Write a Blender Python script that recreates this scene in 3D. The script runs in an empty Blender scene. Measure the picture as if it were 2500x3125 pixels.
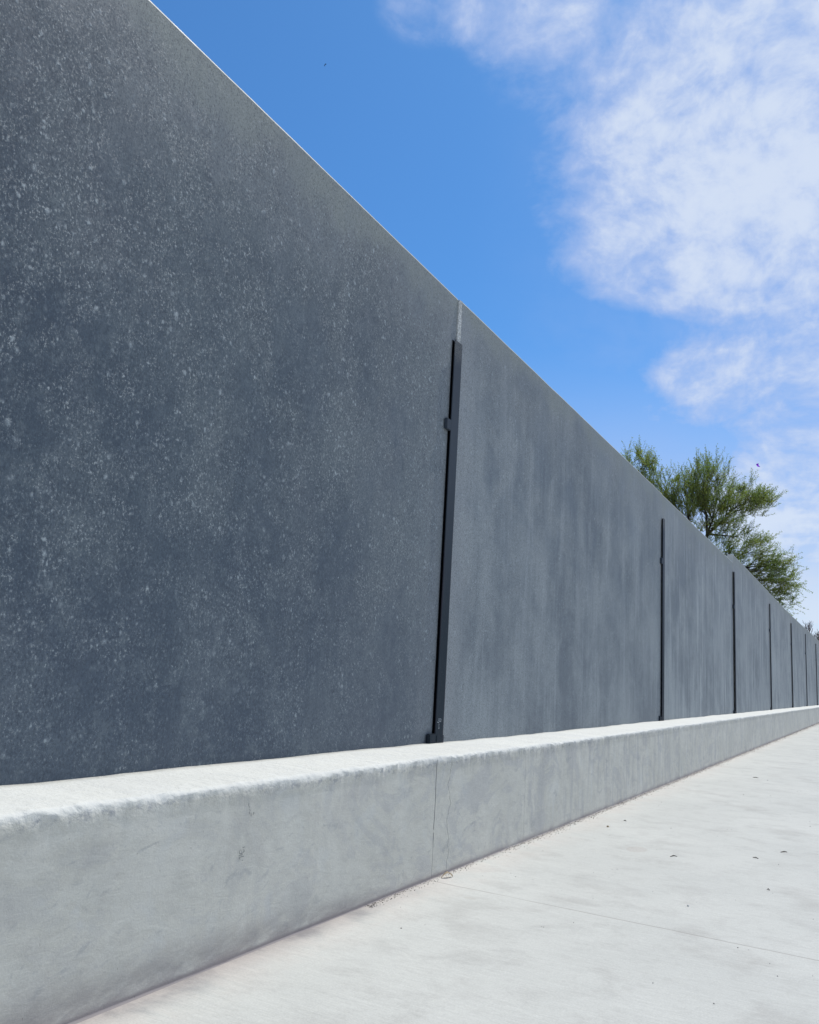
import bpy, bmesh, math, random
from mathutils import Vector, Matrix, noise as mn

# ------------------------------------------------------------------ camera
SC = bpy.context.scene
COL = SC.collection
cam_d = bpy.data.cameras.new("camera")
cam = bpy.data.objects.new("camera", cam_d)
COL.objects.link(cam)
R = Matrix(((0.880716, 0.03556, 0.472309), (0.470032, -0.188551, -0.862275), (0.058391, 0.981419, -0.182774)))
cam.matrix_world = Matrix.Translation((0, 0, 1.0)) @ R.to_4x4()
cam_d.sensor_fit = 'VERTICAL'
cam_d.sensor_height = 36.0
cam_d.lens = 30.130
cam_d.clip_end = 5000
SC.camera = cam

SC.view_settings.view_transform = 'Standard'
SC.view_settings.look = 'None'
SC.view_settings.gamma = 1
SC.view_settings.exposure = 0.0
SC.cycles.max_bounces = 6

# ------------------------------------------------------------------ light
SUN_EL = math.radians(62)
SUN_AZ = math.radians(8)      # measured from +Y (along the wall) towards +X (in front of the wall)
sd = Vector((math.sin(SUN_AZ) * math.cos(SUN_EL), math.cos(SUN_AZ) * math.cos(SUN_EL), math.sin(SUN_EL)))
sun_d = bpy.data.lights.new("sun", 'SUN')
sun_d.energy = 3.6
sun_d.angle = math.radians(0.5)
sun_d.color = (1.0, 0.965, 0.915)
sun = bpy.data.objects.new("sun", sun_d)
sun.rotation_euler = sd.to_track_quat('Z', 'Y').to_euler()
sun.location = (0, 0, 30)
COL.objects.link(sun)


# ------------------------------------------------------------------ node mini-language
class NT:
    def __init__(s, tree):
        s.t = tree
        s.t.nodes.clear()

    def n(s, kind, **kw):
        nd = s.t.nodes.new(kind)
        for k, v in kw.items():
            setattr(nd, k, v)
        return nd

    def put(s, sock, v):
        if isinstance(v, V):
            s.t.links.new(v.s, sock)
        elif v is not None:
            if hasattr(sock, 'default_value'):
                dv = sock.default_value
                if hasattr(dv, '__len__'):
                    v = tuple(v) if hasattr(v, '__len__') else (v,) * len(dv)
                    if len(dv) == 4 and len(v) == 3:
                        v = (*v, 1)
                sock.default_value = v

    def m(s, op, *a, clamp=False):
        nd = s.n('ShaderNodeMath', operation=op, use_clamp=clamp)
        for i, x in enumerate(a):
            s.put(nd.inputs[i], x)
        return V(s, nd.outputs[0])

    def vm(s, op, *a):
        nd = s.n('ShaderNodeVectorMath', operation=op)
        for i, x in enumerate(a):
            if op == 'SCALE' and i == 1:
                s.put(nd.inputs['Scale'], x)
            else:
                s.put(nd.inputs[i], x)
        return V(s, nd.outputs[1 if op in ('LENGTH', 'DOT_PRODUCT', 'DISTANCE') else 0])

    def xyz(s, v):
        nd = s.n('ShaderNodeSeparateXYZ')
        s.put(nd.inputs[0], v)
        return [V(s, o) for o in nd.outputs]

    def vec(s, x, y, z):
        nd = s.n('ShaderNodeCombineXYZ')
        for i, a in enumerate((x, y, z)):
            s.put(nd.inputs[i], a)
        return V(s, nd.outputs[0])

    def noise(s, vec, scale=1, detail=3, rough=.5, w=None, dist=0, color=False):
        nd = s.n('ShaderNodeTexNoise', noise_dimensions='4D' if w is not None else '3D')
        s.put(nd.inputs['Vector'], vec)
        if w is not None:
            s.put(nd.inputs['W'], w)
        s.put(nd.inputs['Scale'], scale)
        s.put(nd.inputs['Detail'], detail)
        s.put(nd.inputs['Roughness'], rough)
        s.put(nd.inputs['Distortion'], dist)
        return V(s, nd.outputs[1 if color else 0])

    def voro(s, vec, scale=1, rnd=1.0, feature='F1', out='Distance'):
        nd = s.n('ShaderNodeTexVoronoi', feature=feature)
        s.put(nd.inputs['Vector'], vec)
        s.put(nd.inputs['Scale'], scale)
        s.put(nd.inputs['Randomness'], rnd)
        return V(s, nd.outputs[out]), V(s, nd.outputs['Color'])

    def ss(s, v, a, b, lo=0., hi=1.):
        nd = s.n('ShaderNodeMapRange', interpolation_type='SMOOTHSTEP')
        s.put(nd.inputs[0], v)
        s.put(nd.inputs[1], a)
        s.put(nd.inputs[2], b)
        s.put(nd.inputs[3], lo)
        s.put(nd.inputs[4], hi)
        return V(s, nd.outputs[0])

    def lin(s, v, a, b, lo=0., hi=1.):
        nd = s.n('ShaderNodeMapRange')
        s.put(nd.inputs[0], v)
        s.put(nd.inputs[1], a)
        s.put(nd.inputs[2], b)
        s.put(nd.inputs[3], lo)
        s.put(nd.inputs[4], hi)
        return V(s, nd.outputs[0])

    def mix(s, f, a, b, mode='MIX'):
        nd = s.n('ShaderNodeMix', data_type='RGBA', blend_type=mode)
        s.put(nd.inputs['Factor'], f)
        s.put(nd.inputs[6], a)
        s.put(nd.inputs[7], b)
        return V(s, nd.outputs[2])

    def bump(s, h, dist, strength=1.0, normal=None):
        nd = s.n('ShaderNodeBump')
        s.put(nd.inputs['Strength'], strength)
        s.put(nd.inputs['Distance'], dist)
        s.put(nd.inputs['Height'], h)
        if normal is not None:
            s.put(nd.inputs['Normal'], normal)
        return V(s, nd.outputs[0])

    def coord(s, which='Object'):
        return V(s, s.n('ShaderNodeTexCoord').outputs[which])

    def principled(s, color, rough=.8, spec=.5, normal=None, metal=0., **kw):
        nd = s.n('ShaderNodeBsdfPrincipled')
        s.put(nd.inputs['Base Color'], color)
        s.put(nd.inputs['Roughness'], rough)
        s.put(nd.inputs['Specular IOR Level'], spec)
        s.put(nd.inputs['Metallic'], metal)
        if normal is not None:
            s.put(nd.inputs['Normal'], normal)
        for k, v in kw.items():
            s.put(nd.inputs[k], v)
        out = s.n('ShaderNodeOutputMaterial')
        s.t.links.new(nd.outputs[0], out.inputs[0])
        return nd


class V:
    def __init__(s, g, sock):
        s.g = g
        s.s = sock

    def __add__(s, o): return s.g.m('ADD', s, o)
    __radd__ = __add__
    def __mul__(s, o): return s.g.m('MULTIPLY', s, o)
    __rmul__ = __mul__
    def __sub__(s, o): return s.g.m('SUBTRACT', s, o)
    def __rsub__(s, o): return s.g.m('SUBTRACT', o, s)
    def __truediv__(s, o): return s.g.m('DIVIDE', s, o)
    def __rtruediv__(s, o): return s.g.m('DIVIDE', o, s)
    def abs(s): return s.g.m('ABSOLUTE', s)
    def min(s, o): return s.g.m('MINIMUM', s, o)
    def max(s, o): return s.g.m('MAXIMUM', s, o)
    def clamp(s): return s.g.m('ADD', s, 0.0, clamp=True)


def material(name):
    m = bpy.data.materials.new(name)
    m.use_nodes = True
    return m, NT(m.node_tree)


# ------------------------------------------------------------------ world: sky with broken altocumulus
world = bpy.data.worlds.new("World")
SC.world = world
world.use_nodes = True
g = NT(world.node_tree)
SKY_STRENGTH = 0.11
sky = g.n('ShaderNodeTexSky', sky_type='NISHITA')
sky.sun_disc = False
sky.sun_elevation = SUN_EL
sky.sun_rotation = SUN_AZ
sky.air_density = 1.0
sky.dust_density = 0.6
sky.ozone_density = 2.5
dirv = g.coord('Generated')
dx, dy, dz = g.xyz(dirv)
az = g.m('ARCTAN2', dx, dy) * 57.29578
el = g.m('ARCSINE', dz) * 57.29578
ce = g.m('COSINE', g.m('ARCSINE', dz))
zc = dz.max(0.04) + 0.05
pl = g.vec(dx / zc, dy / zc, 0.0)
warp = g.noise(pl, 1.3, 3, .55, color=True)
plw = g.vm('ADD', g.vm('ADD', pl, (2.3, 5.1, .7)), g.vm('SCALE', g.vm('SUBTRACT', warp, (.5, .5, .5)), .35))
# (azimuth, elevation, radius az, radius el, tilt deg, weight)
BLOBS = [(-8.7, 29.8, 7.9, 5.0, -7, 1.15), (-3.0, 32.6, 7.0, 5.4, -11, .48), (-11.5, 37.3, 8.4, 3.9, -7, .42), (-3.3, 38.5, 8.5, 4.2, -11, .30),
         (-21.8, 40.8, 3.6, 2.3, -1, .62), (-29.4, 41.0, 2.4, 1.6, 3, .42), (-10.4, 26.0, 6.0, 2.1, -5, .62), (-2.4, 26.4, 5.4, 3.2, -8, .65),
         (-3.6, 18.6, 7.4, 3.5, -4, 1.0), (-9.3, 19.7, 3.0, 1.4, -3, .4), (-1.5, 10.2, 8.5, 3.2, -1, 1.15), (-1, 13.6, 8, 1.8, 0, .60),
         (16, 33, 12, 14, 0, .85), (75, 34, 48, 22, 0, .95), (80, 66, 60, 14, 0, .8), (150, 34, 50, 20, 20, .85), (-150, 38, 40, 12, 0, .6), (-75, 10, 20, 3, 0, .5)]  # out-of-frame clouds; those facing the wall added to whiten the fill light
dens = None
for (a, e, ra, re, t, w) in BLOBS:
    t = math.radians(t)
    u = (az - a) * ce.max(.3)
    v = el - e
    p1 = (u * math.cos(t) + v * math.sin(t)) * (1 / ra)
    p2 = (v * math.cos(t) - u * math.sin(t)) * (1 / re)
    b = g.ss(p1 * p1 + p2 * p2, 2.7, 0.0, 0.0, w * 1.08)
    dens = b if dens is None else dens + b
ds = g.vm('ADD', g.vm('MULTIPLY', dirv, (1, 1, 1.25)), g.vm('SCALE', g.vm('SUBTRACT', g.noise(dirv, 5.0, 3, .55, color=True), (.5, .5, .5)), .10))
ds = g.vm('ADD', ds, (3.1, 1.7, 5.2))
n1 = g.noise(plw, 4.6, 8, .58) * .35 + g.noise(ds, 8.5, 6, .56) * .65
n2 = g.noise(ds, 27.0, 5, .60)
n3 = g.noise(g.vec(dx / zc * 1.0, dy / zc * .45, 0), 2.0, 4, .55)
n4 = g.noise(ds, 80.0, 3, .6)
cover = dens.min(1.12) + (n1 - .5) * 2.0 * g.ss(dens, 0, .45, .4, 1) + (n2 - .5) * 1.15 + (n4 - .5) * .25 + (n3 - .5) * .4
cl = g.ss(cover, -.05, 1.30)
cl = g.m('MULTIPLY', cl, g.ss(dens, 0.02, .35))
hz = g.ss(el, 24, 6, 0, .92) * g.ss(n3 * .5 + n1 * .5, .30, .60, .78, 1)
veil = g.ss(az, -27, -8) * g.ss(az, 60, 20) * g.ss(az, -13, -3, .26, .58) * g.ss(n1 * .35 + n3 * .3 + n2 * .35, .36, .62, .40, 1)
cl = (cl * .90).max(hz).max(veil)
thin = g.ss(cover, .70, 1.45).max(g.ss(el, 12, 4))
skyc = g.vm('SCALE', g.vm('MULTIPLY', V(g, sky.outputs[0]), (.44, .89, 1.27)), SKY_STRENGTH)
cloudc = g.mix(thin, (.47, .58, .86), (.70, .78, .92))
final = g.mix(cl, skyc, cloudc)
bg = g.n('ShaderNodeBackground')
g.put(bg.inputs[0], final)
bg.inputs[1].default_value = 1.0
wo = g.n('ShaderNodeOutputWorld')
g.t.links.new(bg.outputs[0], wo.inputs[0])


# ------------------------------------------------------------------ object helpers
def tag(o, label=None, cat=None, group=None, kind=None):
    if label: o['label'] = label
    if cat: o['category'] = cat
    if group: o['group'] = group
    if kind: o['kind'] = kind
    return o


def link(name, bm, mat, parent=None, smooth=False, loc=None):
    me = bpy.data.meshes.new(name)
    bm.normal_update()
    bm.to_mesh(me)
    bm.free()
    me.materials.append(mat)
    if smooth:
        for p in me.polygons: p.use_smooth = True
    o = bpy.data.objects.new(name, me)
    COL.objects.link(o)
    if loc is not None: o.location = loc
    if parent: o.parent = parent
    return o


def empty(name, loc):
    o = bpy.data.objects.new(name, None)
    o.empty_display_size = .2
    COL.objects.link(o)
    o.location = loc
    return o


def box(bm, x0, x1, y0, y1, z0, z1, bev=0.0):
    vs = [bm.verts.new(c) for c in [(x0, y0, z0), (x1, y0, z0), (x1, y1, z0), (x0, y1, z0), (x0, y0, z1), (x1, y0, z1), (x1, y1, z1), (x0, y1, z1)]]
    fs = [bm.faces.new([vs[i] for i in f]) for f in [(3, 2, 1, 0), (4, 5, 6, 7), (0, 1, 5, 4), (1, 2, 6, 5), (2, 3, 7, 6), (3, 0, 4, 7)]]
    if bev:
        es = list({e for f in fs for e in f.edges})
        bmesh.ops.bevel(bm, geom=es, offset=bev, segments=2, affect='EDGES')


DP, DF, PW = 2.387, 1.970, 6.46
SEAM = [-1.50, 4.87, 11.19, 17.62, 24.10, 30.60, 37.10, 43.75, 50.25, 56.75]
S0 = SEAM[1]
LOWZ = 0.583


# ------------------------------------------------------------------ materials: setting
def mat_pavement():
    m, g = material('pavement_concrete')
    co = g.coord()
    x, y, z = g.xyz(co)
    # broom finish runs across the path
    br = g.noise(g.vec(x * 5.0, y * 70.0, 0), 1.0, 4, .65, dist=.6)
    br2 = g.noise(g.vec(x * 11 + y * 4, y * 160.0, 0), 1.0, 3, .6)
    fine = g.noise(co, 160, 4, .7)
    big = g.noise(co, .9, 5, .6)
    med = g.noise(co, 4.2, 6, .65, dist=.4)
    stain = g.noise(g.vm('ADD', co, (7, 3, 0)), 1.7, 6, .62)
    base = g.mix(g.ss(big, .3, .7), (.462, .466, .428), (.505, .507, .464))
    base = g.mix(g.ss(med, .48, .72) * .55, base, (.395, .392, .360))
    base = g.mix(g.ss(stain, .54, .70) * .45, base, (.355, .345, .315))
    foot_shade = g.ss((x + DF) * 1.0 + (med - .5) * .14, .15, -.02) * g.ss(y, 4.6, 3.0)  # soft shade at the wall foot, painted onto the pavement
    base = g.mix(foot_shade * .88, base, (.185, .170, .172))
    wallside = g.ss(x, -DF + .34, -DF - .02)
    base = g.mix(wallside * g.ss(med, .3, .6) * .5, base, (.56, .50, .44))
    gr = (br - .5) * .20 + (fine - .5) * .50 + (br2 - .5) * .20 + (g.noise(co, 55, 4, .7) - .5) * .22 + 1.0
    base = g.mix(1.0, base, g.vec(gr, gr, gr), 'MULTIPLY')
    cr_ = g.noise(g.vec(x * 3.0, y * 14.0, 4), 1.0, 7, .75, dist=1.4)
    base = g.mix(g.ss((cr_ - .5).abs(), .010, .0) * g.ss(med, .44, .62) * .30, base, (.26, .25, .235))
    mo = g.noise(g.vec(x * 12.0, y * 15.0, 2), 1.0, 8, .78, dist=.4)
    base = g.mix(g.ss(mo, .50, .66) * .24, base, (.36, .355, .325))
    # small trowel smears
    sm = g.noise(g.vec(x * 9, y * 26, 0), 1.0, 3, .5, dist=1.2)
    base = g.mix(g.ss(sm, .68, .76) * .18, base, (.40, .385, .36))
    # pock marks
    d, c = g.voro(co, 23)
    r1 = g.xyz(c)[0]
    pock = g.ss(d, .035, .015) * g.ss(r1, .78, .82)
    base = g.mix(pock * .55, base, (.24, .22, .20))
    # the one rough oval patch
    ox = (x + 1.345) / .060
    oy = (y - 5.64) / .10
    oval = g.ss(ox * ox + oy * oy + (med - .5) * 1.2, 1.2, .8)
    base = g.mix(oval * g.ss(g.noise(co, 260, 2, .6), .42, .58) * .55, base, (.36, .31, .27))
    ox = (x + 1.67) / .030
    oy = (y - 3.84) / .022
    base = g.mix(g.ss(ox * ox + oy * oy, 1.1, .9) * .35, base, (.40, .38, .33))
    # sawn joints
    wob = (g.noise(g.vec(x * 3, 0, 0), 1.0, 2, .5) - .5) * .02
    jl = None
    for (y0, k, wd, st) in ((3.896, -.060, .0036, .66), (10.02, .01, .006, .35), (16.3, 0, .006, .5), (22.6, 0, .007, .5), (-2.4, 0, .004, .7), (29.0, 0, .008, .5)):
        dist = (y - (x * k + y0) - wob).abs()
        j = g.ss(dist, wd * 1.6, wd * .5) * (g.ss(g.noise(g.vec(x * 2.3, y0, 0), 1.0, 2, .5), .34, .50, .28, 1) * st)
        jl = j if jl is None else jl.max(j)
    base = g.mix(jl, base, (.26, .235, .21))
    # dirty grit shade hugging the wall base beyond the first joint
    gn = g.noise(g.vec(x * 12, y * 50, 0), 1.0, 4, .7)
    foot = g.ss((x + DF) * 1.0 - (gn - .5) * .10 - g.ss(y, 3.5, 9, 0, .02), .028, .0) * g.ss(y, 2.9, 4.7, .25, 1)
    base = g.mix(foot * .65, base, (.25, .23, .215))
    h = br * .5 + fine * .25 + med * 1.2 - jl * 1.2 - pock * .8
    nrm = g.bump(h, .004, .55)
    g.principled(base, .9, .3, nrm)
    return m


def mat_lowwall():
    m, g = material('light_trowelled_concrete')
    co = g.coord()
    x, y, z = g.xyz(co)
    tro = g.noise(g.vec(x * 6, y * 9 - z * 5.0, z * 34 + y * 5), 1.0, 6, .68, dist=1.0)
    fine = g.noise(co, 140, 4, .7)
    med = g.noise(co, 4.5, 6, .62, dist=.3)
    big = g.noise(co, 1.4, 4, .55)
    ver = g.noise(g.vec(x * 3, y * 13, z * 1.6), 1.0, 4, .6)
    base = g.mix(g.ss(big, .35, .65), (.520, .515, .452), (.580, .572, .505))
    base = g.mix(g.ss(med, .50, .70) * .38, base, (.415, .405, .378))
    base = g.mix(g.ss(med, .46, .30) * .30, base, (.55, .575, .565))
    pt = g.noise(g.vec(x, y * 2.2, z * 3.2 + y * .6), 1.0, 7, .72, dist=1.6)
    base = g.mix(g.ss(pt, .505, .56) * .32 * g.ss(y, 2.0, 5.0, .45, 1), base, (.365, .375, .395))
    base = g.mix(g.ss(pt, .47, .44) * .22, base, (.64, .64, .58))
    far = g.ss(y, 4.3, 6.6)
    base = g.mix(far * g.ss(ver, .46, .70) * .45, base, (.36, .37, .375))
    base = g.mix(far * g.ss(ver, .44, .28) * .35, base, (.58, .60, .59))
    # darker dabs of rubbed trowel
    dab = g.noise(g.vec(x, y * 7, z * 17 - y * 4), 1.0, 3, .5, dist=.8)
    base = g.mix(g.ss(dab, .63, .72) * .34, base, (.30, .315, .32))
    dab2 = g.noise(g.vec(x + 4, y * 16 + z * 4, z * 22 - y * 9), 1.0, 5, .65, dist=1.0)
    base = g.mix(g.ss(dab2, .60, .68) * .26, base, (.31, .325, .33))
    gr = (tro - .5) * .26 + (fine - .5) * .34 + 1.0
    base = g.mix(1.0, base, g.vec(gr, gr, gr), 'MULTIPLY')
    # bug holes
    d, c = g.voro(g.vec(x, y, z * .6), 15)
    r = g.xyz(c)
    hole = g.ss(d, .05, .02) * g.ss(r[0], .80, .84) * g.ss(y, 3.5, 5.0, .35, 1.0)
    d2, c2 = g.voro(g.vec(x, y, z * .45), 38)
    r2 = g.xyz(c2)
    hole2 = g.ss(d2, .085, .045) * g.ss(r2[1], .90, .93) * g.ss(y, 3.2, 5.0, .25, 1.0)
    hole = hole.max(hole2)
    # cracks: one straight control joint, one wandering hairline
    w1 = (g.noise(g.vec(0, 0, z * 6), 1.0, 2, .5) - .5) * .02
    gap1 = g.ss(z, .12, .20, .35, 1) * g.ss((z - .225).abs(), .004, .012, .1, 1)
    c1 = g.ss((y - 4.045 - w1).abs(), .0042, .0018) * gap1 * .95
    w2 = (g.noise(g.vec(3, 0, z * 5.0), 1.0, 3, .55) - .5) * .19
    c2_ = g.ss((y - 4.205 - w2).abs(), .0030, .0008) * .55 * g.ss(g.noise(g.vec(9, 0, z * 30), 1.0, 1, .5), .35, .5, .4, 1)
    w3 = (g.noise(g.vec(5, 0, z * 9), 1.0, 3, .6) - .5) * .06
    c3 = g.ss((y - 5.315 - w3).abs(), .012, .002) * .12
    w4 = (g.noise(g.vec(8, 0, z * 7), 1.0, 3, .6) - .5) * .05
    c4 = g.ss((y - 10.2 - w4).abs(), .05, .01) * .10
    crk = c1.max(c2_).max(c3).max(c4) * g.ss(z, .585, .56)
    base = g.mix(crk, base, (.10, .105, .11))
    base = g.mix(hole * .85, base, (.10, .10, .105))
    # rain dirt along the top arris and the foot's shade painted in, with smears
    edge = g.ss((z - .556).abs(), .035, .0) * g.ss(g.noise(g.vec(x * 30, y * 24, z * 34), 1.0, 6, .72), .50, .64)
    base = g.mix(edge * .80, base, (.24, .255, .28))
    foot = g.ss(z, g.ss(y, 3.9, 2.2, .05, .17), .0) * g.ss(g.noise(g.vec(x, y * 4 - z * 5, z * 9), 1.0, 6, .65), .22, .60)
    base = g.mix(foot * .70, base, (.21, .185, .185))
    base = g.mix(g.ss(z, .022, .006) * g.ss(y, 5.0, 4.0, .5, 1), base, (.235, .215, .21))  # cove darkened as painted shade where the sun would catch it
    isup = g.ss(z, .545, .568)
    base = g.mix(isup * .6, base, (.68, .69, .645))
    lump = g.noise(g.vec(x * 24, y * 24, z * 24), 1.0, 6, .65) * g.ss(z, .50, .56)
    h = tro * .35 + fine * .22 + med * 1.0 + lump * 3.0 - crk * 1.6 - hole * 1.6
    nrm = g.bump(h, .004, .7)
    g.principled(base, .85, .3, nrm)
    return m


def mat_panel():
    m, g = material('weathered_dark_concrete')
    co = g.coord()
    x, y, z = g.xyz(co)        # y: 0..PW along the panel, z: height above the pavement
    oi = g.n('ShaderNodeObjectInfo')
    rnd = V(g, oi.outputs['Random']) * 40.0
    tone = V(g, oi.outputs['Color'])
    tr, tg, tb = g.xyz(tone)   # r: how pale, g: how streaky, b: panel top
    off = g.vec(0, rnd, 0)
    cs = g.vm('ADD', co, off)
    sx, sy, sz = g.xyz(cs)
    big = g.noise(cs, .75, 5, .58, dist=.3)
    med = g.noise(cs, 2.6, 6, .62, dist=.5)
    clump = g.noise(cs, 8.0, 4, .65)
    st1 = g.noise(g.vec(0, sy * 5.0, sz * .55), 1.0, 5, .6, dist=.25)
    st2 = g.noise(g.vec(4, sy * 22.0, sz * 1.5), 1.0, 4, .6)
    # distances to the panel border
    wn = (g.noise(cs, 1.7, 5, .6) - .5)
    top = tb * 4.0 - z
    side = y.min(PW - y)
    bt = g.ss(top + wn * .60 - g.ss(y, PW * .2, PW * .8) * .06 * (1.0 - tr), .23, .03)
    bs = g.ss(side + wn * .45, .50, .0) * .80
    tb2 = g.ss(top + (med - .5) * 1.6 + wn * .8, .75, .15) * .42
    dark = g.mix(g.ss(big, .30, .70), (.030, .054, .078), (.070, .100, .118))
    wy = g.ss(y + wn * 3.0, 3.2, 6.6) * (1.0 - tr)  # grazing sheen painted in: near panel paler towards its far end
    dark = g.mix(wy * .60, dark, (.155, .178, .188))
    wl = g.ss(y + wn * 1.6, 4.1, 3.2) * (1.0 - tr)  # near end darkened, other half of the painted sheen
    dark = g.mix(wl * .45, dark, (.026, .046, .074))
    base = g.mix(g.ss(med, .46, .74) * .42, dark, (.135, .168, .182))
    base = g.mix(g.ss(med, .45, .28) * .30, base, (.036, .058, .085))
    warm = g.noise(g.vm('ADD', cs, (3, 9, 4)), 1.1, 3, .5)
    base = g.mix(g.ss(warm, .55, .75) * .35, base, (.095, .108, .128))
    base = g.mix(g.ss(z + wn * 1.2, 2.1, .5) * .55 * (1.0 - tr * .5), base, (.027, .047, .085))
    # panel tone with grazing sheen painted in, paler from panel to panel
    base = g.mix(tr * g.ss(big * .38 + med * .36 + st1 * .16 + st2 * .10, .38, .60, .36, 1), base, (.300, .335, .345))
    # runs
    s = g.ss(st1 * .65 + st2 * .35, .51, .64) * tg
    base = g.mix(s * .55, base, (.42, .46, .47))
    thn = g.noise(g.vec(2, sy * 34.0, sz * .8), 1.0, 3, .6) * .6 + st1 * .4
    base = g.mix(g.ss(thn, .60, .70) * tg * .28, base, (.46, .50, .51))
    s = g.ss(st1 * .5 + st2 * .5, .48, .34) * tg
    base = g.mix(s * .55, base, (.085, .110, .140))
    # pale bands along the edges
    base = g.mix(bs, base, (.235, .258, .27))
    base = g.mix(tb2, base, (.225, .248, .25))
    base = g.mix(bt * g.ss(med * .5 + st2 * .5, .30, .62, .62, .92), base, (.225, .255, .240))
    mo = g.noise(g.vm('ADD', cs, (0, 4, 8)), 14.0, 5, .7)
    base = g.mix(g.ss(mo, .50, .68) * .34 * (1.0 - bt) * (1.0 - tr * .7), base, (.155, .190, .205))
    base = g.mix(g.ss(mo, .48, .32) * .34 * (1.0 - bt) * (1.0 - tr * .7), base, (.030, .048, .072))
    # speckle of spatter and exposed fines
    jig = g.vm('SCALE', g.vm('SUBTRACT', g.noise(cs, 26, 2, .5, color=True), (.5, .5, .5)), .02)
    csj = g.vm('ADD', g.vec(0, sy, sz * .92), jig)
    spk = None
    for sc, lo, rad, amt in ((24, .42, .40, .80), (40, .42, .44, .80), (75, .40, .46, .70), (12, .80, .20, .65)):
        d, c = g.voro(csj, sc)
        cr, cg_, cb = g.xyz(c)
        on = g.ss(cr, lo, 1.0)
        k = g.ss(d, (cg_ * .7 + .35) * rad, 0.03) * on * amt * (cb * .8 + .3)
        spk = k if spk is None else spk + k
    smear = g.noise(g.vec(sx, sy, sz * .85), 60, 4, .75)
    grain = g.noise(g.vec(sx, sy, sz * .85), 120, 4, .8)
    spk = spk + g.ss(smear, .55, .74) * .42 + g.ss(grain, .53, .70) * .66
    spk = spk * g.ss(clump * .5 + med * .5, .38, .60, .16, 1.3) * (1.0 - bt * .75) * (1.0 - tr * .15) * g.ss(z, .6, 1.6, .55, 1.0)
    base = g.mix((spk * 1.15).clamp(), base, (.32, .37, .39))
    base = g.mix(g.ss(grain, .49, .34) * .72, base, (.028, .042, .062))
    scr = g.noise(g.vec(0, sy * 16 + sz * 13, sz * 3 - sy * 3), 1.0, 5, .7)
    base = g.mix(g.ss(scr, .56, .70) * g.ss(top + wn * .5, .75, .30) * .4, base, (.24, .26, .27))
    fine = g.noise(g.vec(sx, sy, sz * .6), 190, 3, .7)
    gr = (fine - .5) * .85 + 1.0
    base = g.mix(1.0, base, g.vec(gr, gr, gr), 'MULTIPLY')
    # bare cast concrete on the ends and the top
    gn = g.n('ShaderNodeNewGeometry')
    tn = g.xyz(V(g, g.n('ShaderNodeTexCoord').outputs['Normal']))
    bare = g.ss(tn[0].abs(), .985, .93) * g.ss(tn[0].abs() + (med - .5) * .3, 1.1, .80, .35, 1)
    base = g.mix(bare, base, g.mix(g.ss(med, .35, .65), (.42, .44, .41), (.52, .54, .50)))
    h = spk * .8 + fine * .5 + st2 * .4
    nrm = g.bump(h, .0025, .6)
    g.principled(base, g.ss(med, .3, .7, .55, .72), .5, nrm)
    return m


def mat_ground():
    m, g = material('dry_soil')
    co = g.coord()
    a = g.noise(co, .12, 6, .6)
    b = g.noise(co, 3.0, 6, .65)
    base = g.mix(g.ss(a, .35, .65), (.30, .25, .19), (.38, .33, .26))
    base = g.mix(g.ss(b, .5, .7) * .5, base, (.22, .20, .13))
    g.principled(base, .95, .2, g.bump(b, .03, .6))
    return m


def mat_steel():
    m, g = material('dark_painted_steel')
    co = g.coord()
    x, y, z = g.xyz(co)
    n = g.noise(co, 3, 5, .6)
    v = g.noise(g.vec(x * 60, y * 90, z * 1.2), 1.0, 4, .6)
    f = g.noise(co, 120, 3, .6)
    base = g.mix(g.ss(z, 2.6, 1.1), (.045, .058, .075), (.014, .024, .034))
    base = g.mix(g.ss(v, .5, .72) * g.ss(z, 2.2, 1.4) * .6, base, (.055, .040, .055))
    base = g.mix(g.ss(f, .60, .75) * .35, base, (.11, .12, .13))
    d, c = g.voro(co, 9)
    chip = g.ss(d, .035, .015) * g.ss(g.xyz(c)[0], .6, .7)
    base = g.mix(chip * .8, base, (.5, .5, .5))
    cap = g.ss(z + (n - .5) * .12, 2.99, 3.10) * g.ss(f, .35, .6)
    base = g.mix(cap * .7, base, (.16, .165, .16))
    g.principled(base, .68, .16, g.bump(v * .5 + f * .3, .001, .5))
    return m


def mat_plain(name, c, rough=.9, spec=.2, var=.25, scale=60):
    m, g = material(name)
    n = g.noise(g.coord(), scale, 3, .6)
    k = g.ss(n, .3, .7, 1 - var, 1 + var)
    base = g.mix(1.0, c, g.vec(k, k, k), 'MULTIPLY')
    g.principled(base, rough, spec)
    return m


M_pav, M_low, M_pan, M_gnd, M_stl = mat_pavement(), mat_lowwall(), mat_panel(), mat_ground(), mat_steel()
M_recess_shade = mat_plain('black_recess_shade', (.004, .005, .008), .95, .05)
M_grout = mat_plain('pale_grout', (.52, .54, .52), .9, .2, .35, 90)
M_chalk = mat_plain('chalk_white', (.62, .68, .72), .9, .1, .2)
M_pencil = mat_plain('pencil_grey', (.15, .165, .165), .9, .1, .35, 300)

# ------------------------------------------------------------------ ground and pavement
bm = bmesh.new()
vs = [bm.verts.new(c) for c in [(-1500, -1500, -.12), (1500, -1500, -.12), (1500, 1500, -.12), (-1500, 1500, -.12)]]
bm.faces.new(vs)
tag(link('ground', bm, M_gnd), kind='structure')

bm = bmesh.new()
box(bm, -2.6, 5.2, -9, 75, -.30, 0.0)
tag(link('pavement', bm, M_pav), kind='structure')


# ------------------------------------------------------------------ low wall
def fbm(x, y, z, o=4):
    return mn.fractal(Vector((x, y, z)), 1.0, 2.0, o)


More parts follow.
